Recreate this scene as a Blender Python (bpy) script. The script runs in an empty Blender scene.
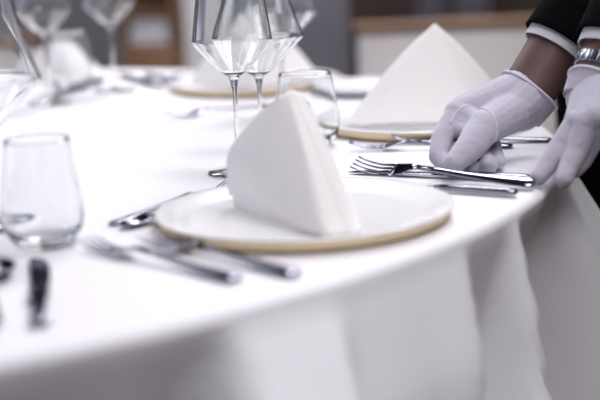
import bpy, bmesh, math, random
from mathutils import Vector, Matrix
from mathutils.bvhtree import BVHTree

random.seed(4)
SC = bpy.context.scene
COL = SC.collection
PI = math.pi
TZ = 0.75                      # top of the tablecloth

# ------------------------------------------------------------------ camera
PITCH, ROLL = math.radians(11.772), math.radians(2.5)
cam_data = bpy.data.cameras.new('camera')
cam = bpy.data.objects.new('camera', cam_data)
COL.objects.link(cam)
cam.location = (0, 0, TZ + 0.3095)
fwd = Vector((0, math.cos(PITCH), -math.sin(PITCH)))
r0 = Vector((1, 0, 0))
u0 = r0.cross(fwd)
cr = math.cos(ROLL) * r0 - math.sin(ROLL) * u0
cu = math.cos(ROLL) * u0 + math.sin(ROLL) * r0
cam.rotation_euler = Matrix((cr, cu, -fwd)).transposed().to_euler()
cam_data.sensor_width = 36.0
cam_data.lens = 85.02
cam_data.clip_start = 0.05
cam_data.dof.use_dof = True
cam_data.dof.focus_distance = 1.655
cam_data.dof.aperture_fstop = 2.5
SC.camera = cam

# ------------------------------------------------------------------ world, view
world = bpy.data.worlds.new('world')
SC.world = world
world.use_nodes = True
bg = world.node_tree.nodes['Background']
bg.inputs[0].default_value = (0.62, 0.72, 1.0, 1)
bg.inputs[1].default_value = 2.0
SC.view_settings.view_transform = 'Standard'
SC.view_settings.look = 'None'
SC.view_settings.gamma = 1.0
SC.view_settings.use_curve_mapping = False
SC.view_settings.exposure = 0.0
SC.cycles.use_denoising = True
SC.cycles.max_bounces = 14
SC.cycles.transmission_bounces = 14
SC.cycles.diffuse_bounces = 5
SC.cycles.glossy_bounces = 6
SC.cycles.blur_glossy = 0.3
SC.cycles.sample_clamp_indirect = 6.0

# ------------------------------------------------------------------ lamps
LAMPS = [((0.70, 1.25, 2.93), 1.3, 38), ((0.60, -0.9, 2.93), 1.2, 47), ((-1.9, 2.6, 2.93), 1.2, 11),  # lamp before the table edge: unseen fill, added to brighten drape and napkins
         ((0.5, 3.9, 2.93), 1.2, 95), ((-1.6, 5.2, 2.93), 1.2, 60)]
for loc, size, power in LAMPS:
    ld = bpy.data.lights.new('ceiling_panel_lamp', 'AREA')
    ld.size = size
    ld.energy = power
    ld.color = (0.975, 0.955, 1.0)
    lo = bpy.data.objects.new('ceiling_panel_lamp', ld)
    lo.location = loc
    COL.objects.link(lo)


# ------------------------------------------------------------------ materials
def mat(name, color, rough=0.5, metal=0.0, bump=None, var=None, sheen=0.0, spec=0.5, coat=0.0, sss=0.0):
    m = bpy.data.materials.new(name)
    m.use_nodes = True
    nt = m.node_tree
    b = nt.nodes['Principled BSDF']
    b.inputs['Base Color'].default_value = (*color, 1)
    b.inputs['Roughness'].default_value = rough
    b.inputs['Metallic'].default_value = metal
    b.inputs['Specular IOR Level'].default_value = spec
    b.inputs['Sheen Weight'].default_value = sheen
    b.inputs['Coat Weight'].default_value = coat
    if sss:
        b.inputs['Subsurface Weight'].default_value = sss
        b.inputs['Subsurface Radius'].default_value = (0.01, 0.006, 0.004)
        b.inputs['Subsurface Scale'].default_value = 0.5
    tc = nt.nodes.new('ShaderNodeTexCoord')
    if var:
        n = nt.nodes.new('ShaderNodeTexNoise')
        n.inputs['Scale'].default_value = var[0]
        n.inputs['Detail'].default_value = 4
        mp = nt.nodes.new('ShaderNodeMapping')
        mp.inputs['Scale'].default_value = var[3] if len(var) > 3 else (1, 1, 1)
        nt.links.new(tc.outputs['Object'], mp.inputs[0])
        nt.links.new(mp.outputs[0], n.inputs['Vector'])
        mx = nt.nodes.new('ShaderNodeMix')
        mx.data_type = 'RGBA'
        mx.inputs[6].default_value = (*color, 1)
        mx.inputs[7].default_value = (*var[1], 1)
        mr = nt.nodes.new('ShaderNodeMapRange')
        mr.inputs[1].default_value = 0.35
        mr.inputs[2].default_value = 0.65
        mr.inputs[4].default_value = var[2]
        nt.links.new(n.outputs[0], mr.inputs[0])
        nt.links.new(mr.outputs[0], mx.inputs[0])
        nt.links.new(mx.outputs[2], b.inputs['Base Color'])
    prev = None
    for k in (bump or []):
        n = nt.nodes.new('ShaderNodeTexNoise')
        n.inputs['Scale'].default_value = k[0]
        n.inputs['Detail'].default_value = 3
        mp = nt.nodes.new('ShaderNodeMapping')
        mp.inputs['Scale'].default_value = k[3] if len(k) > 3 else (1, 1, 1)
        nt.links.new(tc.outputs['Object'], mp.inputs[0])
        nt.links.new(mp.outputs[0], n.inputs['Vector'])
        bp = nt.nodes.new('ShaderNodeBump')
        bp.inputs['Strength'].default_value = k[1]
        bp.inputs['Distance'].default_value = k[2]
        nt.links.new(n.outputs[0], bp.inputs['Height'])
        if prev:
            nt.links.new(prev.outputs[0], bp.inputs['Normal'])
        prev = bp
    if prev:
        nt.links.new(prev.outputs[0], b.inputs['Normal'])
    return m


def glass_mat():
    m = bpy.data.materials.new('clear_glass')
    m.use_nodes = True
    nt = m.node_tree
    nt.nodes.remove(nt.nodes['Principled BSDF'])
    g = nt.nodes.new('ShaderNodeBsdfGlass')
    g.inputs['Color'].default_value = (0.985, 0.99, 0.99, 1)
    g.inputs['Roughness'].default_value = 0.0
    g.inputs['IOR'].default_value = 1.48
    nt.links.new(g.outputs[0], nt.nodes['Material Output'].inputs[0])
    return m


M = dict(
    cloth=mat('white_table_linen', (0.83, 0.82, 0.85), 0.85, bump=[(900, 0.25, 0.0005), (14, 0.35, 0.004)], sheen=0.15, spec=0.2),
    napkin=mat('ivory_napkin_linen', (0.91, 0.885, 0.865), 0.62, bump=[(700, 0.15, 0.0004), (35, 0.2, 0.002)], sheen=0.2, spec=0.3),
    porcelain=mat('white_porcelain', (0.93, 0.92, 0.94), 0.18, coat=0.3),
    gold=mat('satin_gold_glaze', (0.86, 0.71, 0.46), 0.42, 0.0, var=(60, (0.88, 0.75, 0.50), 0.6)),
    steel=mat('polished_steel', (0.29, 0.29, 0.34), 0.07, 1.0, bump=[(40, 0.03, 0.001)]),
    glass=glass_mat(),
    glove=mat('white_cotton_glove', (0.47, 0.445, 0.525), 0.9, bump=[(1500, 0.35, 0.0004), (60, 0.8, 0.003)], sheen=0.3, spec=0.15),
    seam=mat('white_glove_stitching', (0.62, 0.60, 0.68), 0.85, bump=[(1200, 0.3, 0.0004)]),
    skin=mat('brown_skin', (0.15, 0.085, 0.078), 0.5, bump=[(240, 0.25, 0.0006)], var=(18, (0.11, 0.06, 0.055), 0.7), sss=0.05),
    jacket=mat('black_wool', (0.003, 0.003, 0.004), 1.0, bump=[(800, 0.3, 0.0006)], spec=0.05),
    shirt=mat('white_shirt_cotton', (0.74, 0.73, 0.78), 0.8, bump=[(900, 0.2, 0.0004)]),
    hair=mat('black_hair', (0.012, 0.01, 0.009), 0.6, bump=[(160, 0.8, 0.003)]),
    shoe=mat('black_shoe_leather', (0.01, 0.01, 0.01), 0.3),
    eye=mat('eye_white', (0.7, 0.7, 0.68), 0.2),
    lip=mat('lip_skin', (0.22, 0.08, 0.07), 0.45),
    watch=mat('brushed_watch_steel', (0.55, 0.56, 0.62), 0.22, 1.0, bump=[(300, 0.1, 0.0005)]),
    dial=mat('dark_blue_watch_glass', (0.02, 0.03, 0.07), 0.1),
    floor=mat('brown_carpet', (0.09, 0.065, 0.05), 0.95, bump=[(400, 0.5, 0.003)], var=(3, (0.06, 0.045, 0.04), 0.7)),
    wall=mat('slate_wall_paint', (0.15, 0.148, 0.165), 0.8, bump=[(120, 0.1, 0.001)]),
    ceiling=mat('slate_ceiling_paint', (0.16, 0.155, 0.19), 0.9, bump=[(90, 0.1, 0.001)]),
    wood=mat('brown_stained_wood', (0.20, 0.105, 0.05), 0.45, var=(6, (0.12, 0.06, 0.03), 0.9, (1, 1, 12)), bump=[(50, 0.1, 0.001, (1, 1, 10))]),
    panel=mat('dark_walnut_panel', (0.055, 0.032, 0.025), 0.5, var=(5, (0.03, 0.018, 0.015), 0.9, (1, 1, 10))),
    cream=mat('cream_upholstery', (0.74, 0.71, 0.70), 0.85, bump=[(500, 0.3, 0.0008)], var=(9, (0.68, 0.65, 0.64), 0.6)),
    slate=mat('slate_upholstery', (0.19, 0.185, 0.21), 0.9, bump=[(500, 0.3, 0.0008)], var=(9, (0.14, 0.137, 0.16), 0.6)),
    curtain=mat('pale_lavender_curtain', (0.42, 0.41, 0.47), 0.9, bump=[(500, 0.2, 0.0008)]),
    linen=mat('folded_linen', (0.55, 0.54, 0.56), 0.9, bump=[(300, 0.3, 0.001)]),
    frame=mat('white_lamp_frame', (0.8, 0.8, 0.8), 0.5, bump=[(90, 0.05, 0.001)]),
)


M['steel'].node_tree.nodes['Principled BSDF'].inputs['Specular Tint'].default_value = (0.35, 0.35, 0.42, 1)


# ------------------------------------------------------------------ mesh helpers
def new_mesh_obj(name, verts, faces, material, parent=None, smooth=True):
    me = bpy.data.meshes.new(name)
    me.from_pydata([tuple(v) for v in verts], [], faces)
    bm = bmesh.new()
    bm.from_mesh(me)
    bmesh.ops.recalc_face_normals(bm, faces=bm.faces)
    bm.to_mesh(me)
    bm.free()
    o = bpy.data.objects.new(name, me)
    COL.objects.link(o)
    if material is not None:
        me.materials.append(material)
    if smooth:
        me.polygons.foreach_set('use_smooth', [True] * len(me.polygons))
    if parent:
        o.parent = parent
    return o


def empty(name, loc=(0, 0, 0), rotz=0.0):
    o = bpy.data.objects.new(name, None)
    o.empty_display_size = 0.03
    o.location = loc
    o.rotation_euler = (0, 0, rotz)
    COL.objects.link(o)
    return o


def tag(o, label, cat, group=None):
    o['label'] = label
    o['category'] = cat
    if group:
        o['group'] = group
    return o


def struct(o):
    o['kind'] = 'structure'
    return o


def copy_tree(o, parent=None):
    c = o.copy()
    COL.objects.link(c)
    c.parent = parent
    for ch in [x for x in COL.objects if x.parent == o]:
        copy_tree(ch, c)
    return c


class MB:
    """collects primitive shapes into one mesh"""
    def __init__(self):
        self.v, self.f = [], []

    def box(self, x0, x1, y0, y1, z0, z1, bev=0.0):
        bm = bmesh.new()
        bmesh.ops.create_cube(bm, size=1.0)
        for v in bm.verts:
            v.co = ((x0 + x1) / 2 + v.co.x * (x1 - x0), (y0 + y1) / 2 + v.co.y * (y1 - y0), (z0 + z1) / 2 + v.co.z * (z1 - z0))
        if bev:
            bmesh.ops.bevel(bm, geom=bm.edges[:], offset=bev, segments=3, affect='EDGES', profile=0.5)
        self._bm(bm)
        return self

    def _bm(self, bm):
        k = len(self.v)
        bm.verts.index_update()
        self.v += [v.co.copy() for v in bm.verts]
        self.f += [[k + q.index for q in f.verts] for f in bm.faces]
        bm.free()

    def lathe(self, prof, n=64, loop=False):
        """prof: list of (r, z); r == 0 makes a pole"""
        k = len(self.v)
        rings = []
        for r, z in prof:
            if r <= 1e-9:
                self.v.append(Vector((0, 0, z)))
                rings.append([len(self.v) - 1])
            else:
                st = len(self.v)
                self.v += [Vector((r * math.cos(2 * PI * i / n), r * math.sin(2 * PI * i / n), z)) for i in range(n)]
                rings.append(list(range(st, st + n)))
        pairs = list(zip(rings[:-1], rings[1:]))
        if loop:
            pairs.append((rings[-1], rings[0]))
        for a, b in pairs:
            if len(a) == 1 and len(b) == 1:
                continue
            for i in range(n):
                j = (i + 1) % n
                if len(a) == 1:
                    self.f.append([a[0], b[i], b[j]])
                elif len(b) == 1:
                    self.f.append([a[i], a[j], b[0]])
                else:
                    self.f.append([a[i], a[j], b[j], b[i]])
        return self

    def sections(self, secs, n=12, power=1.0):
        """secs: (x, y, z, half width along y, half thickness along z); loft along x with caps"""
        rings = []
        for x, y, z, w, t in secs:
            st = len(self.v)
            for i in range(n):
                a = 2 * PI * i / n
                c, s = math.cos(a), math.sin(a)
                c = math.copysign(abs(c) ** power, c)
                s = math.copysign(abs(s) ** power, s)
                self.v.append(Vector((x, y + w * c, z + t * s)))
            rings.append(list(range(st, st + n)))
        for a, b in zip(rings[:-1], rings[1:]):
            for i in range(n):
                j = (i + 1) % n
                self.f.append([a[i], a[j], b[j], b[i]])
        self.f.append(rings[0][::-1])
        self.f.append(rings[-1])
        return self

    def tube(self, pts, rad, n=10):
        """pts: 3d points; rad: radius or list of radii; flat caps"""
        pts = [Vector(p) for p in pts]
        if not isinstance(rad, (list, tuple)):
            rad = [rad] * len(pts)
        rings = []
        ref = None
        for i, p in enumerate(pts):
            t = (pts[min(i + 1, len(pts) - 1)] - pts[max(i - 1, 0)]).normalized()
            if ref is None:
                ref = t.orthogonal().normalized()
            ref = (ref - t * ref.dot(t)).normalized()
            b = t.cross(ref)
            st = len(self.v)
            for k in range(n):
                a = 2 * PI * k / n
                self.v.append(p + (ref * math.cos(a) + b * math.sin(a)) * rad[i])
            rings.append(list(range(st, st + n)))
        for a, b in zip(rings[:-1], rings[1:]):
            for i in range(n):
                j = (i + 1) % n
                self.f.append([a[i], a[j], b[j], b[i]])
        self.f.append(rings[0][::-1])
        self.f.append(rings[-1])
        return self

    def ball(self, c, r, n=16, squash=(1, 1, 1)):
        bm = bmesh.new()
        bmesh.ops.create_uvsphere(bm, u_segments=n, v_segments=max(8, n // 2), radius=1.0)
        for v in bm.verts:
            v.co = Vector(c) + Vector((v.co.x * r * squash[0], v.co.y * r * squash[1], v.co.z * r * squash[2]))
        self._bm(bm)
        return self

    def capsule(self, p0, a, p1, b, n=16):
        """closed tapered capsule with round ends"""
        p0, p1 = Vector(p0), Vector(p1)
        d = p1 - p0
        if d.length < 1e-6:
            return self.ball(p0, max(a, b))
        t = d.normalized()
        e1 = t.orthogonal().normalized()
        e2 = t.cross(e1)
        rows = [(p0 - t * a * math.cos(q), a * math.sin(q)) for q in [PI / 2 * i / 5 for i in range(1, 6)]]
        rows += [(p1 + t * b * math.cos(q), b * math.sin(q)) for q in [PI / 2 * i / 5 for i in range(5, 0, -1)]]
        k = len(self.v)
        self.v.append(p0 - t * a)
        for c, r in rows:
            for i in range(n):
                g = 2 * PI * i / n
                self.v.append(c + (e1 * math.cos(g) + e2 * math.sin(g)) * r)
        self.v.append(p1 + t * b)
        last = len(self.v) - 1
        for i in range(n):
            self.f.append([k, k + 1 + (i + 1) % n, k + 1 + i])
        for q in range(len(rows) - 1):
            s = k + 1 + q * n
            for i in range(n):
                j = (i + 1) % n
                self.f.append([s + i, s + j, s + n + j, s + n + i])
        s = k + 1 + (len(rows) - 1) * n
        for i in range(n):
            self.f.append([s + i, s + (i + 1) % n, last])
        return self

    def chain(self, pts, rads):
        for i in range(len(pts) - 1):
            self.capsule(pts[i], rads[i], pts[i + 1], rads[i + 1])
        return self

    def build(self, name, material, parent=None, smooth=True):
        return new_mesh_obj(name, self.v, self.f, material, parent, smooth)

    def fuse(self, name, material, voxel, iters=8, parent=None):
        """one continuous skin over all collected volumes"""
        o = new_mesh_obj(name + '_tmp', self.v, self.f, None, None)
        rm = o.modifiers.new('r', 'REMESH')
        rm.mode = 'VOXEL'
        rm.voxel_size = voxel
        sm = o.modifiers.new('s', 'SMOOTH')
        sm.factor = 0.5
        sm.iterations = iters
        dg = bpy.context.evaluated_depsgraph_get()
        me = bpy.data.meshes.new_from_object(o.evaluated_get(dg))
        old = o.data
        bpy.data.objects.remove(o)
        bpy.data.meshes.remove(old)
        me.name = name
        me.materials.clear()
        me.materials.append(material)
        me.polygons.foreach_set('use_smooth', [True] * len(me.polygons))
        q = bpy.data.objects.new(name, me)
        COL.objects.link(q)
        if parent:
            q.parent = parent
        return q


def interp(x, tab):
    """smooth interpolation through (x, value) pairs"""
    if x <= tab[0][0]:
        return tab[0][1]
    for (a, va), (b, vb) in zip(tab[:-1], tab[1:]):
        if x <= b:
            t = (x - a) / (b - a)
            t = t * t * (3 - 2 * t)
            return va + (vb - va) * t
    return tab[-1][1]


def lerp_tab(x, tab):
    if x <= tab[0][0]:
        return tab[0][1]
    for (a, va), (b, vb) in zip(tab[:-1], tab[1:]):
        if x <= b:
            return va + (vb - va) * (x - a) / (b - a)
    return tab[-1][1]


# ------------------------------------------------------------------ room
X0, X1, Y0, Y1, ZC = -4.0, 3.6, -3.0, 7.5, 3.0
struct(MB().box(X0, X1, Y0, Y1, -0.1, 0).build('floor', M['floor'], smooth=False))
struct(MB().box(X0, X1, Y0, Y1, ZC, ZC + 0.1).build('ceiling', M['ceiling'], smooth=False))
struct(MB().box(X0, X1, Y1, Y1 + 0.1, 0, ZC).build('wall_back', M['wall'], smooth=False))
struct(MB().box(X0, X1, Y0 - 0.1, Y0, 0, ZC).build('wall_front', M['wall'], smooth=False))
struct(MB().box(X1, X1 + 0.1, Y0, Y1, 0, ZC).build('wall_right', M['wall'], smooth=False))
wl = MB()
WY0, WY1, WZ0, WZ1 = 0.6, 4.4, 0.7, 2.5
wl.box(X0 - 0.1, X0, Y0, WY0, 0, ZC).box(X0 - 0.1, X0, WY1, Y1, 0, ZC)
wl.box(X0 - 0.1, X0, WY0, WY1, 0, WZ0).box(X0 - 0.1, X0, WY0, WY1, WZ1, ZC)
struct(wl.build('wall_left', M['wall'], smooth=False))
win = struct(empty('window_1', (X0 - 0.05, (WY0 + WY1) / 2, WZ0)))
wf = MB()
hw = (WY1 - WY0) / 2
for y in (-hw + 0.03, -hw / 3, hw / 3, hw - 0.03):
    wf.box(-0.04, 0.04, y - 0.03, y + 0.03, 0, WZ1 - WZ0)
wf.box(-0.04, 0.04, -hw, hw, 0, 0.06).box(-0.04, 0.04, -hw, hw, WZ1 - WZ0 - 0.06, WZ1 - WZ0)
wf.build('window_frame', M['frame'], win, smooth=False)
for a, b in ((-hw + 0.06, -hw / 3 - 0.03), (-hw / 3 + 0.03, hw / 3 - 0.03), (hw / 3 + 0.03, hw - 0.06)):
    MB().box(-0.004, 0.004, a, b, 0.06, WZ1 - WZ0 - 0.06).build('pane', M['glass'], win, smooth=False)
for nm, box in (('baseboard_back', (X0, X1, Y1 - 0.02, Y1, 0, 0.1)), ('baseboard_right', (X1 - 0.02, X1, Y0, Y1 - 0.02, 0, 0.1)),
                ('baseboard_left', (X0, X0 + 0.02, Y0, Y1 - 0.02, 0, 0.1))):
    struct(MB().box(*box).build(nm, M['panel'], smooth=False))
# walnut wainscot on the right half of the back wall
tr = struct(empty('trim_1', (0.05, Y1, 0)))
for k in range(6):
    MB().box(0.58 * k, 0.58 * k + 0.565, -0.05, -0.021, 0.1, 1.2, 0.008).build('panel', M['panel'], tr, smooth=False)
MB().box(0, 3.5, -0.06, -0.021, 1.2, 1.24, 0.006).build('rail', M['panel'], tr, smooth=False)

struct(MB().box(-0.64, -0.24, 7.28, Y1 - 0.021, 0, ZC, 0.01).build('trim_2', M['frame'], smooth=False))

WHERE = ['over the place being laid', 'in front of the table edge, added as unseen frontal fill', 'nearest the window', 'over the cream chair by the wall', 'over the shelf unit']
for k, (loc, size, power) in enumerate(LAMPS):
    lt = empty('ceiling_light', (loc[0], loc[1], 2.94))
    tag(lt, 'flat square ceiling light with a white frame ' + WHERE[k], 'ceiling light', 'ceiling lights')
    h = size / 2
    fb = MB()
    fb.box(-h - 0.04, h + 0.04, -h - 0.04, -h, -0.03, 0.06).box(-h - 0.04, h + 0.04, h, h + 0.04, -0.03, 0.06)
    fb.box(-h - 0.04, -h, -h, h, -0.03, 0.06).box(h, h + 0.04, -h, h, -0.03, 0.06)
    fb.build('frame', M['frame'], lt, smooth=False)
    MB().box(-h, h, -h, h, 0.02, 0.06).build('back_plate', M['frame'], lt, smooth=False)

# ------------------------------------------------------------------ round table and its cloth
TC = Vector((-0.693, 1.887, 0))
TR = 1.030
tb = tag(empty('dining_table', (TC.x, TC.y, 0)), 'large round dining table standing under the long white cloth', 'table')
MB().lathe([(0, 0.715), (TR - 0.072, 0.715), (TR - 0.064, 0.722), (TR - 0.064, 0.738), (TR - 0.072, 0.744), (0, 0.744)], 96).build('tabletop', M['wood'], tb)
MB().lathe([(0, 0.03), (0.07, 0.03), (0.055, 0.2), (0.05, 0.5), (0.09, 0.7), (0.12, 0.716), (0, 0.716)], 32).build('column', M['wood'], tb)
MB().lathe([(0, 0.0), (0.38, 0.0), (0.38, 0.02), (0.12, 0.045), (0, 0.045)], 48).build('base', M['wood'], tb)

FLARE = [(-92, 0.05), (-84, 0.10), (-78, -0.20), (-70, -0.16), (-64, -0.34), (-57, -0.36), (-52.8, -0.55), (-51.0, 0.95), (-46.5, 0.88), (-44.8, 0.36),
         (-39, 0.36), (-35.4, 0.40), (-33.9, -0.26), (-30, -0.22), (-28.3, 0.30), (-26.9, -0.48), (-20, -0.50), (-15, 0.45), (-6, 0.62), (3, 0.30), (10, 0.05)]


def flare(th):
    d = math.degrees(th)
    d = (d + 180) % 360 - 180
    if -92 <= d <= 10:
        return interp(d, FLARE)
    return 0.10 + 0.09 * math.sin(d * PI / 180 * 22.0) + 0.03 * math.sin(d * PI / 180 * 9 + 1)


def cloth_mesh():
    n = 720
    rows = [0.0, 0.2, 0.4, 0.6, 0.75, 0.85, 0.92, 0.96, 0.99, 1.005]
    er = 0.011
    v, f = [Vector((0, 0, TZ))], []
    prof = [(r, 0.0, 0.0) for r in rows[1:]]
    for k in range(1, 7):                                    # rounded table edge
        a = PI / 2 * k / 6
        prof.append((TR - er + 0.004 + er * math.sin(a), -er * (1 - math.cos(a)), 0.0))
    for k in range(1, 41):                                   # the drop
        s = 0.70 * (k / 40)
        prof.append((TR + 0.004, -er - s, s))
    for (r, dz, s) in prof:
        for i in range(n):
            th = 2 * PI * i / n
            out = 0.0
            z = TZ + dz
            if s > 0:
                dg = (math.degrees(th) + 180) % 360 - 180
                kk = lerp_tab(dg, [(-60, 0), (-53, 24), (-44, 20), (-34, 12), (-27, 7), (-20, 0)])
                fl = flare(th + math.radians(kk * min(s, 0.3)))
                out = fl * (s if s < 0.10 else (0.10 + (s - 0.10) * 0.4) if s < 0.34 else 0.196 + (s - 0.34) * 0.2)
                out += 0.006 * math.sin(th * 31 + 2.0 * s) * min(1, s * 3) + 0.004 * math.sin(th * 73 + s * 9) * min(1, s * 3)
                # a crumpled pucker low on the fold beside the lit panel
                dd = math.degrees(th)
                dd = dd - 360 if dd > 180 else dd
                g = math.exp(-((dd + 31.5 + (s - 0.30) * 9) / 1.6) ** 2 - ((s - 0.27) / 0.075) ** 2)
                out += 0.030 * g
            else:
                z += 0.0007 * math.sin(9 * r * math.cos(th) + 2) * math.sin(11 * r * math.sin(th))
            v.append(Vector(((r + out) * math.cos(th), (r + out) * math.sin(th), max(z, 0.022))))
    for i in range(n):
        f.append([0, 1 + i, 1 + (i + 1) % n])
    for k in range(len(prof) - 1):
        s = 1 + k * n
        for i in range(n):
            j = (i + 1) % n
            f.append([s + i, s + n + i, s + n + j, s + j])
    return v, f


cv, cf = cloth_mesh()
cloth = new_mesh_obj('tablecloth', cv, cf, M['cloth'])
cloth.location = (TC.x, TC.y, 0)
so = cloth.modifiers.new('thickness', 'SOLIDIFY')
so.thickness = 0.0025
so.offset = -1
tag(cloth, 'white linen tablecloth hanging in folds over the round table', 'tablecloth')


# ------------------------------------------------------------------ charger plates
def make_charger():
    r = empty('charger_plate')
    MB().lathe([(0, 0.0048), (0.113, 0.0048), (0.122, 0.0060), (0.130, 0.0098), (0.142, 0.0134), (0.1480, 0.0142), (0.1497, 0.0136), (0.1490, 0.0123),
                (0.142, 0.0114), (0.130, 0.0078), (0.121, 0.0040), (0, 0.0036)], 128).build('plate_top', M['porcelain'], r)
    g = MB().lathe([(0, 0.0), (0.132, 0.0), (0.1375, 0.0008), (0.1430, 0.0035), (0.1480, 0.0098), (0.1494, 0.0125), (0.1486, 0.0121), (0.142, 0.0112), (0.130, 0.0076),
                    (0.120, 0.0038), (0, 0.0035)], 128).build('underside', M['gold'], r)
    g['label'] = 'satin gold underside and rim'
    return r


GP = 'gold rimmed charger plates'
plate = make_charger()
plate.location = (0.004, 1.385, TZ + 0.001)
tag(plate, 'white charger plate with gold edge, nearest one at the table front', 'plate', GP)
for (x, y), lab in (((0.178, 1.955), 'white charger plate with gold edge behind the gloved hand'),
                    ((-0.070, 2.470), 'blurred white charger plate with gold edge behind the two tall wine glasses')):
    p = copy_tree(plate)
    p.location = (x, y, TZ + 0.001)
    tag(p, lab, 'plate', GP)


# ------------------------------------------------------------------ napkins
def grid_obj(name, fn, nu, nv, thick, parent, material):
    v = [fn(i / nu, j / nv) for j in range(nv + 1) for i in range(nu + 1)]
    f = []
    for j in range(nv):
        for i in range(nu):
            a = j * (nu + 1) + i
            f.append([a, a + 1, a + nu + 2, a + nu + 1])
    o = new_mesh_obj(name, v, f, material, parent)
    s = o.modifiers.new('thickness', 'SOLIDIFY')
    s.thickness = thick
    s.offset = 0
    return o


def napkin(name, loc, rotz, base, apex, expo, height, lift, bulge, label, knee=((0, 0.0), (1, 0.0)), ripple=0.0):
    """a stiff linen tent: base is a plan polyline (corner, ridge foot, corner), apex the short top edge"""
    root = empty(name, loc, rotz)
    tag(root, label, 'napkin', 'napkins folded into standing pyramids')

    def plan(u):
        n = len(base) - 1
        t = min(u * n, n - 1e-6)
        i = int(t)
        q = t - i
        P = [Vector((*base[max(0, min(n, i + k))], 0)) for k in (-1, 0, 1, 2)]
        lin = P[1].lerp(P[2], q)
        cat = 0.5 * ((2 * P[1]) + (P[2] - P[0]) * q + (2 * P[0] - 5 * P[1] + 4 * P[2] - P[3]) * q * q + (3 * P[1] - P[0] - 3 * P[2] + P[3]) * q ** 3)
        return lin.lerp(cat, 0.35)

    A, B = Vector((*apex[0], 0)), Vector((*apex[1], 0))

    def shell(u, v, shrink=1.0, top=1.0, lf=0.0):
        b = plan(u)
        a = A.lerp(B, u)
        e = lerp_tab(u, expo)
        vv = v * top
        g = vv ** e
        kn = lerp_tab(u, knee)
        if kn > 0.01:                                        # stands upright below, leans in above
            def soft(x):
                return (x - kn + math.sqrt((x - kn) ** 2 + 0.016)) / 2
            g = (soft(vv) - soft(0)) / (soft(1) - soft(0))
        # the crown rounds off instead of ending in a knife edge
        p = b.lerp(a, g)
        cen = A.lerp(B, 0.5)
        p = cen + (p - cen) * shrink
        bl = bulge * math.sin(PI * min(1, vv * 1.02)) ** 1.0 * (0.6 + 0.4 * math.cos(6 * u))
        if 0.5 < u < 0.9:
            bl += ripple * math.sin((u - 0.5) / 0.4 * 3 * PI) * (0.3 + 0.7 * (1 - vv))
        d = (b - cen)
        if d.length > 1e-6:
            p += d.normalized() * bl
        z = (1 - vv) * lift(u) + height * (vv - 0.05 * vv ** 8 * abs(2 * u - 1)) + lf
        return Vector((p.x, p.y, z))

    grid_obj('outer_fold', lambda u, v: shell(u, v), 48, 32, 0.003, root, M['napkin'])
    grid_obj('inner_fold', lambda u, v: shell(u, v, 0.93, 0.90) - Vector((0, 0, (1 - v) * (lift(u) - 0.0018))), 40, 20, 0.003, root, M['napkin'])
    return root


PZ = TZ + 0.001 + 0.0052
# front napkin (local origin at the plate centre)
napkin('folded_napkin', (0.004, 1.385, PZ), 0,
       [(-0.076, 0.050), (-0.050, -0.010), (0.016, -0.114), (0.036, -0.111), (0.053, -0.102), (0.046, -0.05), (0.030, 0.02)],
       [(-0.019, -0.012), (0.004, -0.006)],
       [(0, 2.2), (0.16, 1.9), (0.34, 1.12), (0.66, 1.0), (1.0, 1.1)], 0.126,
       lambda u: 0.0035 + 0.019 * math.exp(-((u - 0.12) / 0.13) ** 2), 0.004,
       'ivory napkin folded into a pyramid, nearest one on the front plate',
       knee=((0, 0.42), (0.16, 0.34), (0.34, 0.0), (1, 0.0)), ripple=0.0035)
# second place: a broad clean face towards the viewer
napkin('folded_napkin', (0.178, 1.955, PZ), 0,
       [(-0.110, -0.015), (-0.080, -0.043), (-0.03, -0.058), (0.06, -0.056), (0.118, -0.015), (0.105, 0.045)],
       [(0.012, 0.008), (0.024, 0.010)],
       [(0, 1.05), (0.5, 1.0), (0.8, 1.3), (1.0, 1.3)], 0.134,
       lambda u: 0.0025 + 0.005 * math.exp(-((u - 0.35) / 0.2) ** 2), 0.003,
       'ivory napkin pyramid on the plate behind the gloved hand')
napkin('folded_napkin', (-0.070, 2.470, PZ), 0,
       [(-0.115, 0.03), (-0.06, -0.04), (0.00, -0.085), (0.06, -0.045), (0.115, 0.03), (0.07, 0.08)],
       [(-0.006, 0.0), (0.010, 0.0)],
       [(0, 1.05), (1.0, 1.0)], 0.140, lambda u: 0.003, 0.003,
       'blurred napkin pyramid behind the two tall wine glasses')
napkin('folded_napkin', (-0.440, 2.700, TZ + 0.001), 0.4,
       [(-0.085, 0.03), (-0.06, -0.03), (0.00, -0.065), (0.06, -0.035), (0.085, 0.03), (0.05, 0.06)],
       [(-0.030, 0.0), (0.030, 0.0)],
       [(0, 1.05), (1.0, 1.0)], 0.074, lambda u: 0.003, 0.003,
       'blurred napkin pyramid behind the stem of the far left wine glass')


# ------------------------------------------------------------------ glassware
def smooth_prof(pts, per=6):
    out = []
    n = len(pts)
    for i in range(n - 1):
        P = [Vector(pts[max(0, min(n - 1, i + k))]) for k in (-1, 0, 1, 2)]
        for q in range(per):
            t = q / per
            c = 0.5 * ((2 * P[1]) + (P[2] - P[0]) * t + (2 * P[0] - 5 * P[1] + 4 * P[2] - P[3]) * t * t + (3 * P[1] - P[0] - 3 * P[2] + P[3]) * t ** 3)
            out.append((max(c.x, 0.0002), c.y))
    out.append(tuple(pts[-1]))
    return out


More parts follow.
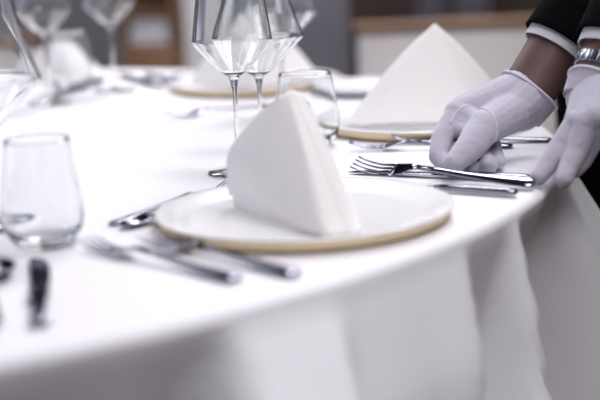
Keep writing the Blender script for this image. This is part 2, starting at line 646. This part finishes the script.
def wine_glass(bowl, stem_top, foot_r):
    r = empty('wine_glass')
    outer = smooth_prof(bowl, 5)
    wall = 0.0011
    inner = []
    for i, (x, z) in enumerate(outer):
        a = Vector(outer[max(0, i - 1)])
        b = Vector(outer[min(len(outer) - 1, i + 1)])
        t = (b - a).normalized()
        nrm = Vector((-t.y, t.x))
        q = Vector((x, z)) + nrm * (wall if x > 0.012 else wall * 2.2)
        inner.append((max(q.x, 0.0003), q.y))
    prof = [(0, outer[0][1])] + outer + inner[::-1] + [(0, inner[0][1])]
    MB().lathe(prof, 96).build('bowl', M['glass'], r)
    st = [(0, 0.0075), (0.0058, 0.0080), (0.0040, 0.013), (0.0031, 0.022), (0.0027, 0.06), (0.0030, stem_top - 0.014), (0.0052, stem_top - 0.004), (0.0066, stem_top + 0.0004), (0, stem_top + 0.0004)]
    MB().lathe(st, 32).build('stem', M['glass'], r)
    MB().lathe([(0, 0.0), (foot_r - 0.001, 0.0), (foot_r, 0.0012), (foot_r - 0.0012, 0.0024), (foot_r * 0.6, 0.0036), (0.014, 0.0052), (0.0065, 0.0078), (0, 0.0078)], 72).build('foot', M['glass'], r)
    return r


BOWL_A = [(0.004, 0.113), (0.013, 0.1185), (0.028, 0.133), (0.041, 0.1475), (0.0465, 0.1555), (0.0462, 0.162), (0.0438, 0.180), (0.0400, 0.205), (0.0365, 0.232), (0.0340, 0.258)]
BOWL_B = [(0.004, 0.099), (0.014, 0.104), (0.032, 0.121), (0.050, 0.139), (0.0578, 0.1475), (0.0562, 0.155), (0.0490, 0.175), (0.0410, 0.200), (0.0355, 0.225), (0.0335, 0.245)]
GW = 'wine glasses on the round table'
ga = wine_glass(BOWL_A, 0.1135, 0.037)
gb = wine_glass(BOWL_B, 0.0995, 0.040)
spots = [(ga, (-0.071, 1.655), 'narrower wine glass with angular bowl, left one of the sharp pair behind the front napkin'),
         (gb, (-0.045, 1.775), 'wide wine glass with angular bowl, right one of the sharp pair behind the front napkin'),
         (gb, (-0.312, 1.415), 'large wine glass cut off by the left edge beside the tumbler'),
         (ga, (-0.412, 2.365), 'blurred wine glass far left, its bowl just above the cream chair'),
         (ga, (-0.318, 2.488), 'blurred wine glass between the far left one and the wooden shelf unit'),
         (gb, (-0.018, 2.192), 'blurred wide wine glass showing right behind the sharp pair')]
seen = set()
for g, (x, y), lab in spots:
    o = g if g.name not in seen else copy_tree(g)
    seen.add(g.name)
    o.location = (x, y, TZ + 0.0012)
    tag(o, lab, 'wine glass', GW)


def tumbler():
    r = empty('tumbler')
    outer = smooth_prof([(0.021, 0.0), (0.028, 0.0022), (0.0365, 0.015), (0.0395, 0.032), (0.0385, 0.050), (0.0345, 0.077), (0.0308, 0.102)], 5)
    inner = smooth_prof([(0.0300, 0.1022), (0.0336, 0.077), (0.0375, 0.050), (0.0383, 0.033), (0.0352, 0.018), (0.026, 0.010), (0.012, 0.0085)], 5)
    MB().lathe([(0, 0.0)] + outer + [(0.0304, 0.1030)] + inner + [(0, 0.0084)], 96).build('glass_body', M['glass'], r)
    return r


tu = tumbler()
tu.location = (-0.246, 1.322, TZ + 0.0012)
tag(tu, 'clear rounded tumbler standing in front of the large left wine glass', 'tumbler', 'tumblers on the round table')
t2 = copy_tree(tu)
t2.location = (0.013, 1.832, TZ + 0.0012)
t2.scale = (1.10, 1.10, 0.92)
tag(t2, 'clear tumbler half hidden behind the front napkin', 'tumbler', 'tumblers on the round table')

t3 = copy_tree(tu)
t3.location = (-0.400, 2.535, TZ + 0.0012)
tag(t3, 'blurred tumbler between the two far left wine glasses', 'tumbler', 'tumblers on the round table')

# ------------------------------------------------------------------ cutlery (local x runs from handle end to tip)
def handle_secs(x1, neck_w, neck_z, end_w=0.0095):
    return [(0.0, 0, 0.0022, end_w * 0.45, 0.0010), (0.0025, 0, 0.0024, end_w * 0.85, 0.0016), (0.008, 0, 0.0026, end_w, 0.0019), (0.03, 0, 0.0032, end_w * 0.88, 0.0021),
            (x1 * 0.55, 0, 0.005, end_w * 0.52, 0.0022), (x1 * 0.8, 0, (0.006 + neck_z) / 2, neck_w * 1.15, 0.0021), (x1, 0, neck_z, neck_w, 0.0019)]


def make_fork(L=0.205):
    r = empty('fork')
    x1 = L * 0.64
    MB().sections(handle_secs(x1, 0.0034, 0.0105), 12, 0.8).build('handle', M['steel'], r)
    hd = MB()
    x2 = L * 0.76
    hd.sections([(x1 - 0.003, 0, 0.0104, 0.0034, 0.0019), (x1 + 0.006, 0, 0.0098, 0.0062, 0.0016), (x1 + 0.013, 0, 0.0075, 0.0102, 0.0014), (x2, 0, 0.0050, 0.0124, 0.0013), (x2 + 0.005, 0, 0.0042, 0.0126, 0.0012)], 12, 0.7)
    for k in range(4):
        y = (k - 1.5) * 0.0070
        secs = []
        for q in range(9):
            t = q / 8
            x = x2 + 0.001 + (L - x2 - 0.001) * t
            z = 0.0045 - 0.0030 * math.sin(PI * t * 0.75) + 0.0085 * t * t
            secs.append((x, y * (1 + 0.03 * t), z, 0.0022 * (1 - 0.55 * t), 0.0012 * (1 - 0.35 * t)))
        hd.sections(secs, 8, 0.8)
    hd.build('tines', M['steel'], r)
    return r


def make_knife(L=0.225, shaped=False):
    r = empty('knife')
    x1 = L * 0.45
    if shaped:
        h = [(0.0, 0, 0.004, 0.0060, 0.0020), (0.002, 0, 0.0042, 0.0085, 0.0034), (0.018, 0, 0.0045, 0.0070, 0.0038), (x1 * 0.42, 0, 0.005, 0.0048, 0.0038), (x1 * 0.66, 0, 0.0052, 0.0072, 0.0040),
             (x1 * 0.86, 0, 0.0052, 0.0094, 0.0040), (x1, 0, 0.0048, 0.0070, 0.0030)]
    else:
        h = [(0.0, 0, 0.0042, 0.0045, 0.0022), (0.002, 0, 0.0044, 0.0066, 0.0036), (0.012, 0, 0.0046, 0.0076, 0.0042), (x1 * 0.6, 0, 0.0046, 0.0066, 0.0042), (x1 * 0.92, 0, 0.0044, 0.0056, 0.0038), (x1, 0, 0.0040, 0.0046, 0.0028)]
    MB().sections(h, 16, 0.75).build('handle', M['steel'], r)
    b = [(x1 - 0.003, 0, 0.004, 0.0045, 0.0016), (x1 + 0.006, -0.001, 0.0036, 0.0072, 0.0012), (x1 + 0.04, -0.0015, 0.0030, 0.0088, 0.0010), (L * 0.82, -0.001, 0.0024, 0.0094, 0.0009),
         (L * 0.93, 0.001, 0.0018, 0.0076, 0.0008), (L * 0.98, 0.0035, 0.0014, 0.0042, 0.0007), (L, 0.0055, 0.0012, 0.0008, 0.0005)]
    MB().sections(b, 14, 0.8).build('blade', M['steel'], r)
    return r


def make_spoon(L=0.20, bw=0.020):
    r = empty('spoon')
    x1 = L * 0.66
    MB().sections(handle_secs(x1, 0.0032, 0.0100), 12, 0.8).build('handle', M['steel'], r)
    v, f = [], []
    cx, ax = x1 + (L - x1) * 0.5, (L - x1) * 0.54
    nr, na = 8, 32
    v.append(Vector((cx, 0, 0.0008)))
    for i in range(1, nr + 1):
        t = i / nr
        for k in range(na):
            a = 2 * PI * k / na
            wd = bw * (1 - 0.14 * math.cos(a))
            v.append(Vector((cx + ax * t * math.cos(a), wd * t * math.sin(a), 0.0008 + 0.0088 * t ** 2.2 - 0.0015 * t * math.cos(a) * t)))
    for k in range(na):
        f.append([0, 1 + k, 1 + (k + 1) % na])
    for i in range(nr - 1):
        s = 1 + i * na
        for k in range(na):
            j = (k + 1) % na
            f.append([s + k, s + na + k, s + na + j, s + j])
    o = new_mesh_obj('bowl', v, f, M['steel'], r)
    s = o.modifiers.new('thickness', 'SOLIDIFY')
    s.thickness = 0.0012
    s.offset = 1
    return r


PROTO = {}


def cutlery(kind, end, tip, label, z=0.0013, pitch=0.0, scale=1.0, roll=0.0):
    mk = {'fork': make_fork, 'knife': make_knife, 'spoon': make_spoon, 'steak_knife': lambda: make_knife(0.225, True)}[kind]
    if kind not in PROTO:
        PROTO[kind] = o = mk()
    else:
        o = copy_tree(PROTO[kind])
    L = {'fork': 0.205, 'knife': 0.225, 'spoon': 0.20, 'steak_knife': 0.225}[kind] * scale
    d = Vector((tip[0] - end[0], tip[1] - end[1]))
    mid = Vector(((tip[0] + end[0]) / 2, (tip[1] + end[1]) / 2))
    st = mid - d.normalized() * L / 2
    o.location = (st.x, st.y, TZ + z)
    o.rotation_euler = (roll, -pitch, math.atan2(d.y, d.x))
    o.scale = (scale,) * 3
    cat = 'knife' if 'knife' in kind else kind
    tag(o, label, cat, {'fork': 'forks laid on the tablecloth', 'knife': 'table knives laid on the tablecloth', 'spoon': 'spoons laid on the tablecloth', 'steak_knife': 'table knives laid on the tablecloth'}[kind])
    return o


# left of the front plate
cutlery('fork', (-0.054, 1.154), (-0.203, 1.300), 'blurred steel fork nearest the table edge before the front plate')
cutlery('fork', (0.000, 1.158), (-0.154, 1.315), 'blurred steel fork lying tight against the gold edge of the front plate')
# above the front plate
df = cutlery('fork', (-0.191, 1.394), (-0.079, 1.556), 'dark dessert fork above the front plate, tines towards the wine glass foot', scale=0.98)
df.scale = (0.98, 0.62, 0.8)
cutlery('spoon', (-0.102, 1.485), (-0.180, 1.366), 'dessert spoon beside the dessert fork with its bowl at the left', scale=0.64)
# the place cut off at the left
sk = cutlery('steak_knife', (-0.203, 1.044), (-0.2425, 1.2655), 'knife with a dark waisted handle in front of the tumbler')
cutlery('spoon', (-0.2410, 1.040), (-0.2810, 1.245), 'dark soup spoon cut off by the left edge', scale=1.05)
# the bundle under the right hand
cutlery('knife', (0.252, 1.520), (0.066, 1.622), 'steel knife under the gloved fingers, its tip beneath the fork tines')
cutlery('fork', (0.243, 1.490), (0.074, 1.584), 'steel fork pinched by the gloved thumb', z=0.0050, pitch=0.025, roll=-0.36, scale=1.04)
cutlery('knife', (0.224, 1.4535), (0.050, 1.5515), 'steel knife nearest the front plate, below the fork in the hand', scale=0.92)
# left of the second place
cutlery('fork', (0.268, 1.745), (0.067, 1.778), 'fork with greenish glint between the gloved hand and the second plate')
cutlery('fork', (0.324, 1.776), (0.123, 1.812), 'fork with its tines over the gold rim of the second plate')
# far places
cutlery('knife', (-0.33, 2.700), (-0.235, 2.500), 'blurred knife left of the far plate behind the wine glasses')
cutlery('spoon', (-0.285, 2.720), (-0.205, 2.540), 'blurred spoon beside the far plate behind the wine glasses')
cutlery('fork', (-0.060, 2.215), (-0.180, 2.120), 'blurred fork lying on the cloth left of the sharp wine glass stem', scale=0.9)
cutlery('knife', (-0.36, 2.63), (-0.42, 2.43), 'blurred knife behind the foot of the far left wine glass')
cutlery('fork', (-0.255, 2.640), (-0.16, 2.66), 'blurred fork at the far edge of the table near the shelf unit', scale=0.9)

sp = empty('side_plate', (0.115, 2.330, TZ + 0.001))
MB().lathe([(0, 0.0), (0.05, 0.0), (0.06, 0.004), (0.083, 0.012), (0.085, 0.0135), (0.083, 0.0142), (0.06, 0.0075), (0.05, 0.005), (0, 0.0048)], 72).build('plate_body', M['porcelain'], sp)
MB().lathe([(0.0815, 0.0137), (0.0835, 0.0152), (0.0858, 0.0137), (0.0838, 0.0122)], 72, loop=True).build('rim', M['porcelain'], sp)
tag(sp, 'small white side plate blurred beyond the half hidden tumbler', 'plate')

# ------------------------------------------------------------------ the waiter
RH = dict(W=(0.282, 1.700, 0.828), F1=(0.323, 1.715, 0.883), iM=(0.187, 1.635, 0.814), iP=(0.165, 1.605, 0.789), iD=(0.159, 1.585, 0.773), iT=(0.1655, 1.572, 0.7645),
          mM=(0.197, 1.655, 0.817), mP=(0.180, 1.630, 0.783), mD=(0.185, 1.600, 0.768), mT=(0.195, 1.578, 0.7615),
          rM=(0.211, 1.675, 0.814), rP=(0.209, 1.650, 0.777), rD=(0.212, 1.605, 0.765), rT=(0.215, 1.573, 0.7625),
          pM=(0.227, 1.690, 0.809), pP=(0.231, 1.668, 0.776), pD=(0.230, 1.625, 0.764), pT=(0.229, 1.595, 0.7615),
          tC=(0.253, 1.660, 0.809), tM=(0.214, 1.603, 0.800), tI=(0.193, 1.572, 0.783), tT=(0.1735, 1.552, 0.7705))
LH = dict(W=(0.343, 1.575, 0.853), F1=(0.363, 1.590, 0.891), iM=(0.306, 1.525, 0.816), iP=(0.285, 1.518, 0.790), iD=(0.269, 1.508, 0.771), iT=(0.258, 1.500, 0.7605),
          mM=(0.312, 1.508, 0.817), mP=(0.300, 1.500, 0.788), mD=(0.288, 1.490, 0.770), mT=(0.282, 1.482, 0.7605),
          rM=(0.321, 1.505, 0.824), rP=(0.317, 1.515, 0.791), rD=(0.308, 1.515, 0.774), rT=(0.299, 1.510, 0.766),
          pM=(0.331, 1.510, 0.829), pP=(0.330, 1.525, 0.803), pD=(0.323, 1.530, 0.787), pT=(0.318, 1.530, 0.778),
          tC=(0.337, 1.568, 0.834), tM=(0.326, 1.573, 0.816), tI=(0.316, 1.568, 0.799), tT=(0.308, 1.560, 0.786))
for D in (RH, LH):
    for k in D:
        D[k] = Vector(D[k])
R_ELBOW, R_SHO = Vector((0.439, 1.770, 1.038)), Vector((0.435, 2.045, 1.265))
L_ELBOW, L_SHO = Vector((0.490, 1.680, 1.065)), Vector((0.700, 1.885, 1.275))
HIP = Vector((0.585, 2.185, 0.92))
FACE = Vector((-0.63, -0.78, 0)).normalized()
RIGHT = Vector((FACE.y, -FACE.x, 0))
CHEST = (R_SHO + L_SHO) / 2
NECK = CHEST + Vector((0, 0, 0.09)) + FACE * 0.01
HEAD = NECK + FACE * 0.06 + Vector((0, 0, 0.165))


def hand_shape(mb, D, k=1.0, g=0.0):
    """palm, four fingers and thumb; k scales, g adds glove thickness"""
    def r(x):
        return x * k + g
    W = D['W']
    for m, a, b in (('iM', 0.031, 0.0150), ('mM', 0.031, 0.0150), ('rM', 0.030, 0.0143), ('pM', 0.028, 0.0132)):
        mb.capsule(W, r(a), D[m], r(b))
    mb.capsule(D['iM'], r(0.0145), D['mM'], r(0.0145)).capsule(D['mM'], r(0.0145), D['rM'], r(0.014)).capsule(D['rM'], r(0.014), D['pM'], r(0.013))
    for c, rr in (('i', (0.0135, 0.0118, 0.0104, 0.0092)), ('m', (0.0138, 0.012, 0.0106, 0.0094)), ('r', (0.0132, 0.0118, 0.0108, 0.0100)), ('p', (0.012, 0.0102, 0.009, 0.0080))):
        mb.chain([D[c + q] for q in 'MPDT'], [r(x) for x in rr])
    mb.chain([W.lerp(D['tC'], 0.5), D['tC'], D['tM'], D['tI'], D['tT']], [r(x) for x in (0.029, 0.0250, 0.0200, 0.0160, 0.0118)])
    mb.capsule(D['tM'], r(0.015), D['iM'], r(0.0135))
    mb.capsule(D['tM'].lerp(D['tI'], 0.35), r(0.010), D['iM'].lerp(D['iP'], 0.55), r(0.0090))
    mb.capsule(D['tM'].lerp(D['tI'], 0.15), r(0.012), D['iM'].lerp(D['iP'], 0.3), r(0.0105))
    mb.capsule(D['tC'], r(0.018), (D['iM'] + D['mM']) / 2, r(0.012))
    return mb


def leg(mb, side, k=1.0, g=0.0):
    h = HIP + RIGHT * 0.095 * side + Vector((0, 0, -0.04))
    kn = h + Vector((0, 0, -0.40)) + FACE * 0.02
    an = Vector((kn.x, kn.y, 0.09)) - FACE * 0.02
    mb.chain([h, kn, an], [0.088 * k + g, 0.062 * k + g, 0.043 * k + g])
    return an


# the body: one continuous skin (head, torso, arms, legs, hands)
bm_ = MB()
bm_.chain([HIP, HIP.lerp(CHEST, 0.5), CHEST + Vector((0, 0, -0.06))], [0.125, 0.115, 0.125])
for s in (-1, 1):
    bm_.capsule(HIP, 0.11, HIP + RIGHT * 0.07 * s, 0.105)
bm_.chain([R_SHO, CHEST, L_SHO], [0.055, 0.08, 0.055])
bm_.capsule(CHEST, 0.075, NECK, 0.055).capsule(NECK, 0.054, HEAD - Vector((0, 0, 0.06)), 0.052)
bm_.ball(HEAD + Vector((0, 0, 0.02)), 0.092, 24, (0.92, 0.92, 1.08)).ball(HEAD + FACE * 0.028 - Vector((0, 0, 0.045)), 0.062, 24, (1, 1, 1.1))
nose = HEAD + FACE * 0.092 - Vector((0, 0, 0.012))
bm_.capsule(nose + Vector((0, 0, 0.03)) - FACE * 0.012, 0.009, nose + FACE * 0.012 - Vector((0, 0, 0.006)), 0.0135)
for s in (-1, 1):
    bm_.capsule(HEAD + RIGHT * 0.087 * s + Vector((0, 0, 0.015)), 0.014, HEAD + RIGHT * 0.087 * s - Vector((0, 0, 0.022)), 0.011)
    bm_.capsule(HEAD + FACE * 0.078 + RIGHT * 0.018 * s + Vector((0, 0, 0.034)), 0.011, HEAD + FACE * 0.066 + RIGHT * 0.045 * s + Vector((0, 0, 0.032)), 0.010)
for D, el, sh in ((RH, R_ELBOW, R_SHO), (LH, L_ELBOW, L_SHO)):
    bm_.chain([sh, el, D['F1'], D['W']], [0.052, 0.044, 0.0360, 0.0335])
    hand_shape(bm_, D, 0.86, -0.0008)
for s in (-1, 1):
    an = leg(bm_, s)
    bm_.capsule(an - Vector((0, 0, 0.045)), 0.036, an + FACE * 0.13 - Vector((0, 0, 0.058)), 0.028)
person = bm_.fuse('person', M['skin'], 0.0045, 5)
tag(person, 'waiter in black suit and white gloves leaning over the table laying cutlery', 'person')

jk = MB()
jk.chain([HIP + Vector((0, 0, -0.09)), HIP.lerp(CHEST, 0.5), CHEST + Vector((0, 0, -0.06))], [0.150, 0.134, 0.145])
for s in (-1, 1):
    jk.capsule(HIP + Vector((0, 0, -0.10)), 0.13, HIP + RIGHT * 0.085 * s + Vector((0, 0, -0.11)), 0.128)
    jk.capsule(CHEST + Vector((0, 0, -0.08)), 0.12, CHEST + RIGHT * 0.08 * s + Vector((0, 0, -0.07)), 0.115)
jk.chain([R_SHO, CHEST, L_SHO], [0.068, 0.10, 0.068])
for D, el, sh in ((RH, R_ELBOW, R_SHO), (LH, L_ELBOW, L_SHO)):
    ax = (el - D['F1']).normalized()
    s0 = D['F1'] + ax * 0.040
    jk.chain([sh, el, s0], [0.066, 0.056, 0.0445])
jacket = jk.fuse('jacket', M['jacket'], 0.006, 6, person)
jacket['label'] = 'black suit jacket'
tj = MB()
for s in (-1, 1):
    leg(tj, s, 1.0, 0.016)
tj.capsule(HIP + RIGHT * 0.07, 0.125, HIP - RIGHT * 0.07, 0.125)
tj.fuse('trousers', M['jacket'], 0.008, 5, person)
for s in (-1, 1):
    h = HIP + RIGHT * 0.095 * s + FACE * 0.0
    c = Vector((h.x, h.y, 0.045))
    MB().capsule(c - FACE * 0.05, 0.042, c + FACE * 0.14 - Vector((0, 0, 0.006)), 0.037).fuse('shoe', M['shoe'], 0.005, 4, person)
hr = MB().ball(HEAD - FACE * 0.014 + Vector((0, 0, 0.040)), 0.096, 24, (0.96, 0.96, 1.02)).ball(HEAD - FACE * 0.04 - Vector((0, 0, 0.005)), 0.078, 20, (1, 1, 1.1))
hr.fuse('hair', M['hair'], 0.005, 4, person)
for s in (-1, 1):
    MB().ball(HEAD + FACE * 0.079 + RIGHT * 0.030 * s + Vector((0, 0, 0.012)), 0.0115, 16).build('eye', M['eye'], person)
MB().capsule(HEAD + FACE * 0.090 + RIGHT * 0.018 - Vector((0, 0, 0.055)), 0.006, HEAD + FACE * 0.090 - RIGHT * 0.018 - Vector((0, 0, 0.055)), 0.006).build('mouth', M['lip'], person)
MB().lathe([(0.062, -0.03), (0.066, 0.02), (0.062, 0.022), (0.058, -0.03)], 40, loop=True).build('shirt_collar', M['shirt'], person).location = NECK


def ring_tube(name, c0, c1, rad0, rad1, thick, material, parent, flat=1.0, up=Vector((0, 0, 1)), wob=0.0, rows=8, n=64):
    """an open sleeve of cloth from c0 to c1 with wall thickness"""
    t = (c1 - c0).normalized()
    e1 = (up - t * up.dot(t)).normalized()
    e2 = t.cross(e1)

    def P(i, q, off):
        a = 2 * PI * i / n
        rr = rad0 + (rad1 - rad0) * q + off + wob * math.sin(3 * a + 1.0) * q
        return c0.lerp(c1, q) + e1 * math.cos(a) * rr * flat + e2 * math.sin(a) * rr + t * wob * 0.9 * math.sin(2 * a + 0.5) * q
    v, f = [], []
    prof = [(k / rows, 0.0) for k in range(rows + 1)] + [(1.0 + 0.02, -thick / 2)] + [(k / rows, -thick) for k in range(rows, -1, -1)]
    for q, off in prof:
        v += [P(i, q, off) for i in range(n)]
    R = len(prof)
    for k in range(R):
        for i in range(n):
            j = (i + 1) % n
            a, b = k * n, ((k + 1) % R) * n
            f.append([a + i, a + j, b + j, b + i])
    return new_mesh_obj(name, v, f, material, parent)


SEAMS = {'R': [(0.172, 1.580, 0.812), (0.178, 1.580, 0.827), (0.193, 1.580, 0.833), (0.210, 1.580, 0.829), (0.222, 1.580, 0.817), (0.227, 1.580, 0.801), (0.221, 1.580, 0.785)]}
for side, D, el in (('R', RH, R_ELBOW), ('L', LH, L_ELBOW)):
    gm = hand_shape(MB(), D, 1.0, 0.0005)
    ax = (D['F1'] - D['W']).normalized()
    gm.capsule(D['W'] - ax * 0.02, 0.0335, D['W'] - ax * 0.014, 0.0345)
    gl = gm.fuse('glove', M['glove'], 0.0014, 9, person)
    gl['label'] = 'white cotton glove'
    # cuff opening
    c0 = D['W'] - ax * 0.030
    c1 = D['W'] + ax * (0.000 if side == 'R' else -0.004)
    ring_tube('cuff', c0, c1, 0.0345, 0.0385, 0.0014, M['glove'], gl, wob=0.0016)
    hem = [c1 + Vector((0, 0, 0))]
    t = ax
    e1 = (Vector((0, 0, 1)) - t * t.z).normalized()
    e2 = t.cross(e1)
    pts = []
    for i in range(65):
        a = 2 * PI * i / 64
        rr = 0.0385 + 0.0016 * math.sin(3 * a + 1.0)
        pts.append(c1 + e1 * math.cos(a) * rr + e2 * math.sin(a) * rr + t * 0.0016 * 0.9 * math.sin(2 * a + 0.5))
    MB().tube(pts, 0.0019, 8).build('hem', M['seam'], gl)
    if side in SEAMS:
        bv = BVHTree.FromPolygons([v.co for v in gl.data.vertices], [p.vertices[:] for p in gl.data.polygons])
        ctl = [Vector(p) for p in SEAMS[side]]
        path = []
        for i in range(len(ctl) - 1):
            for q in range(8):
                p = ctl[i].lerp(ctl[i + 1], q / 8)
                ry = Vector((0.14, 0.97, -0.20))
                hit = bv.ray_cast(p - ry * 0.15, ry)[0]
                if hit:
                    path.append(hit)
        for _ in range(25):
            path = [path[0]] + [(path[i - 1] + path[i] * 2 + path[i + 1]) / 4 for i in range(1, len(path) - 1)] + [path[-1]]
        path = [bv.find_nearest(p)[0] for p in path]
        MB().tube(path, 0.0014, 6).build('thumb_seam', M['seam'], gl)
    # shirt cuff showing below the jacket sleeve
    fx = ax
    s0 = D['F1'] + fx * 0.045
    ring_tube('shirt_cuff', s0, D['F1'] - fx * 0.013, 0.0415, 0.0415, 0.002, M['shirt'], person, wob=0.0005)
    ring_tube('sleeve_edge', D['F1'] + fx * 0.05, D['F1'] - fx * 0.002, 0.0455, 0.0475, 0.003, M['jacket'], person, wob=0.0005)

# wristwatch on the left wrist
ax = (LH['F1'] - LH['W']).normalized()
wc = LH['W'] + ax * 0.014
e1 = (Vector((0.25, -0.9, 0.3)) - ax * Vector((0.25, -0.9, 0.3)).dot(ax)).normalized()
e2 = ax.cross(e1)
for k in range(18):
    a = 2 * PI * (k + 0.5) / 18
    d = e1 * math.cos(a) + e2 * math.sin(a)
    tdir = -e1 * math.sin(a) + e2 * math.cos(a)
    mb = MB().box(-0.0052, 0.0052, -0.007, 0.007, -0.0015, 0.0015, 0.0008)
    mtx = Matrix((tdir, ax, d)).transposed()
    mb.v = [wc + d * 0.0345 + mtx @ Vector(v) for v in mb.v]
    if 0.5 < a < 2 * PI - 0.5:
        mb.build('watch_link', M['watch'], person)
mtx = Matrix((e2, ax, e1)).transposed()
wcase = MB().lathe([(0, -0.004), (0.015, -0.004), (0.0165, 0.0), (0.0155, 0.004), (0.0135, 0.0045), (0, 0.0045)], 40)
wcase.v = [wc + e1 * 0.0385 + mtx @ Vector(v) for v in wcase.v]
wcase = wcase.build('watch_case', M['watch'], person)
dl = MB().lathe([(0, 0.0045), (0.013, 0.0045), (0.013, 0.0053), (0, 0.0055)], 40)
dl.v = [wc + e1 * 0.0385 + mtx @ Vector(v) for v in dl.v]
dl.build('dial', M['dial'], wcase)


# ------------------------------------------------------------------ furniture behind
def make_chair(name, loc, rotz, up, label, width=0.50, height=0.80):
    r = empty(name, loc, rotz)
    tag(r, label, 'chair', 'upholstered chairs behind the table')
    w = width / 2
    MB().box(-w + 0.01, w - 0.01, -0.23, 0.20, 0.38, 0.47, 0.025).build('seat', M[up], r)
    MB().box(-w + 0.012, w - 0.012, 0.205, 0.265, 0.44, height - 0.022, 0.014).build('backrest', M[up], r)
    MB().box(-w, w, 0.198, 0.272, height - 0.024, height, 0.006).build('top_rail', M['wood'], r)
    MB().box(-w + 0.015, w - 0.015, -0.22, 0.21, 0.34, 0.385, 0.006).build('seat_frame', M['wood'], r)
    for sx in (-1, 1):
        for y in (-0.20, 0.235):
            MB().sections([(0, 0, 0, 0.014, 0.014), (0.36, 0, 0, 0.02, 0.02)], 4).build('leg', M['wood'], r)
            lg = COL.objects[-1]
            lg.rotation_euler = (0, -PI / 2, 0)
            lg.location = (sx * (w - 0.035), y, 0.0)
    return r


make_chair('upholstered_chair', (0.405, 3.25, 0), -0.03, 'cream', 'cream chair with brown wooden top rail behind the second napkin', 0.53, 0.768)
make_chair('upholstered_chair', (-0.85, 3.30, 0), 0.06, 'cream', 'cream chair with brown wooden top rail at the far left', 0.47, 0.772)
make_chair('upholstered_chair', (-0.03, 3.62, 0), -0.05, 'slate', 'slate grey chair blurred behind the two tall wine glasses', 0.37, 0.90)

# wooden shelf unit with linen
su = empty('shelf_unit', (-0.43, 5.1, 0))
tag(su, 'brown wooden shelf unit with pale linen, blurred far left', 'shelf unit')
MB().box(-0.17, 0.03, -0.16, 0.2, 0.0, 0.60, 0.008).build('cupboard', M['wood'], su)
MB().box(-0.155, 0.015, -0.175, -0.16, 0.05, 0.56, 0.005).build('door', M['wood'], su)
MB().box(-0.17, -0.15, -0.16, 0.2, 0.60, 1.20).build('side_panel', M['wood'], su, smooth=False)
MB().box(0.01, 0.03, -0.16, 0.2, 0.60, 1.20).build('side_panel', M['wood'], su, smooth=False)
MB().box(-0.15, 0.01, 0.18, 0.2, 0.60, 1.20).build('back_panel', M['wood'], su, smooth=False)
MB().box(-0.15, 0.01, -0.16, 0.18, 0.705, 0.73).build('shelf', M['wood'], su, smooth=False)
MB().box(-0.17, 0.03, -0.165, 0.2, 1.20, 1.22).build('top', M['wood'], su, smooth=False)
for k in range(3):
    o = MB().box(-0.14, 0.0, -0.15, 0.1, 0, 0.030, 0.012).build('linen_stack', M['linen'])
    o.name = 'folded_linen'
    o.location = (-0.43, 5.1, 0.6005 + 0.0305 * k)
    tag(o, ('lowest', 'middle', 'topmost')[k] + ' folded pale linen in the brown shelf unit', 'linen', 'linen in the shelf unit')

# pale curtain panels against the walnut wall
for k, (x, w) in enumerate(((0.72, 0.14), (0.93, 0.17))):
    nv = 40
    v, f = [], []
    for z in (0.02, 2.6):
        for i in range(nv + 1):
            t = i / nv
            v.append(Vector((-w / 2 + w * t, 0.028 * math.sin(t * PI * 6), z)))
    for i in range(nv):
        f.append([i, i + 1, nv + 2 + i, nv + 1 + i])
    o = new_mesh_obj('curtain', v, f, M['curtain'])
    s = o.modifiers.new('thickness', 'SOLIDIFY')
    s.thickness = 0.004
    o.location = (x, 7.36, 0)
    tag(o, ('narrow pale curtain, left one above the cream chair', 'wider pale curtain, right one above the cream chair')[k], 'curtain', 'curtains on the back wall')
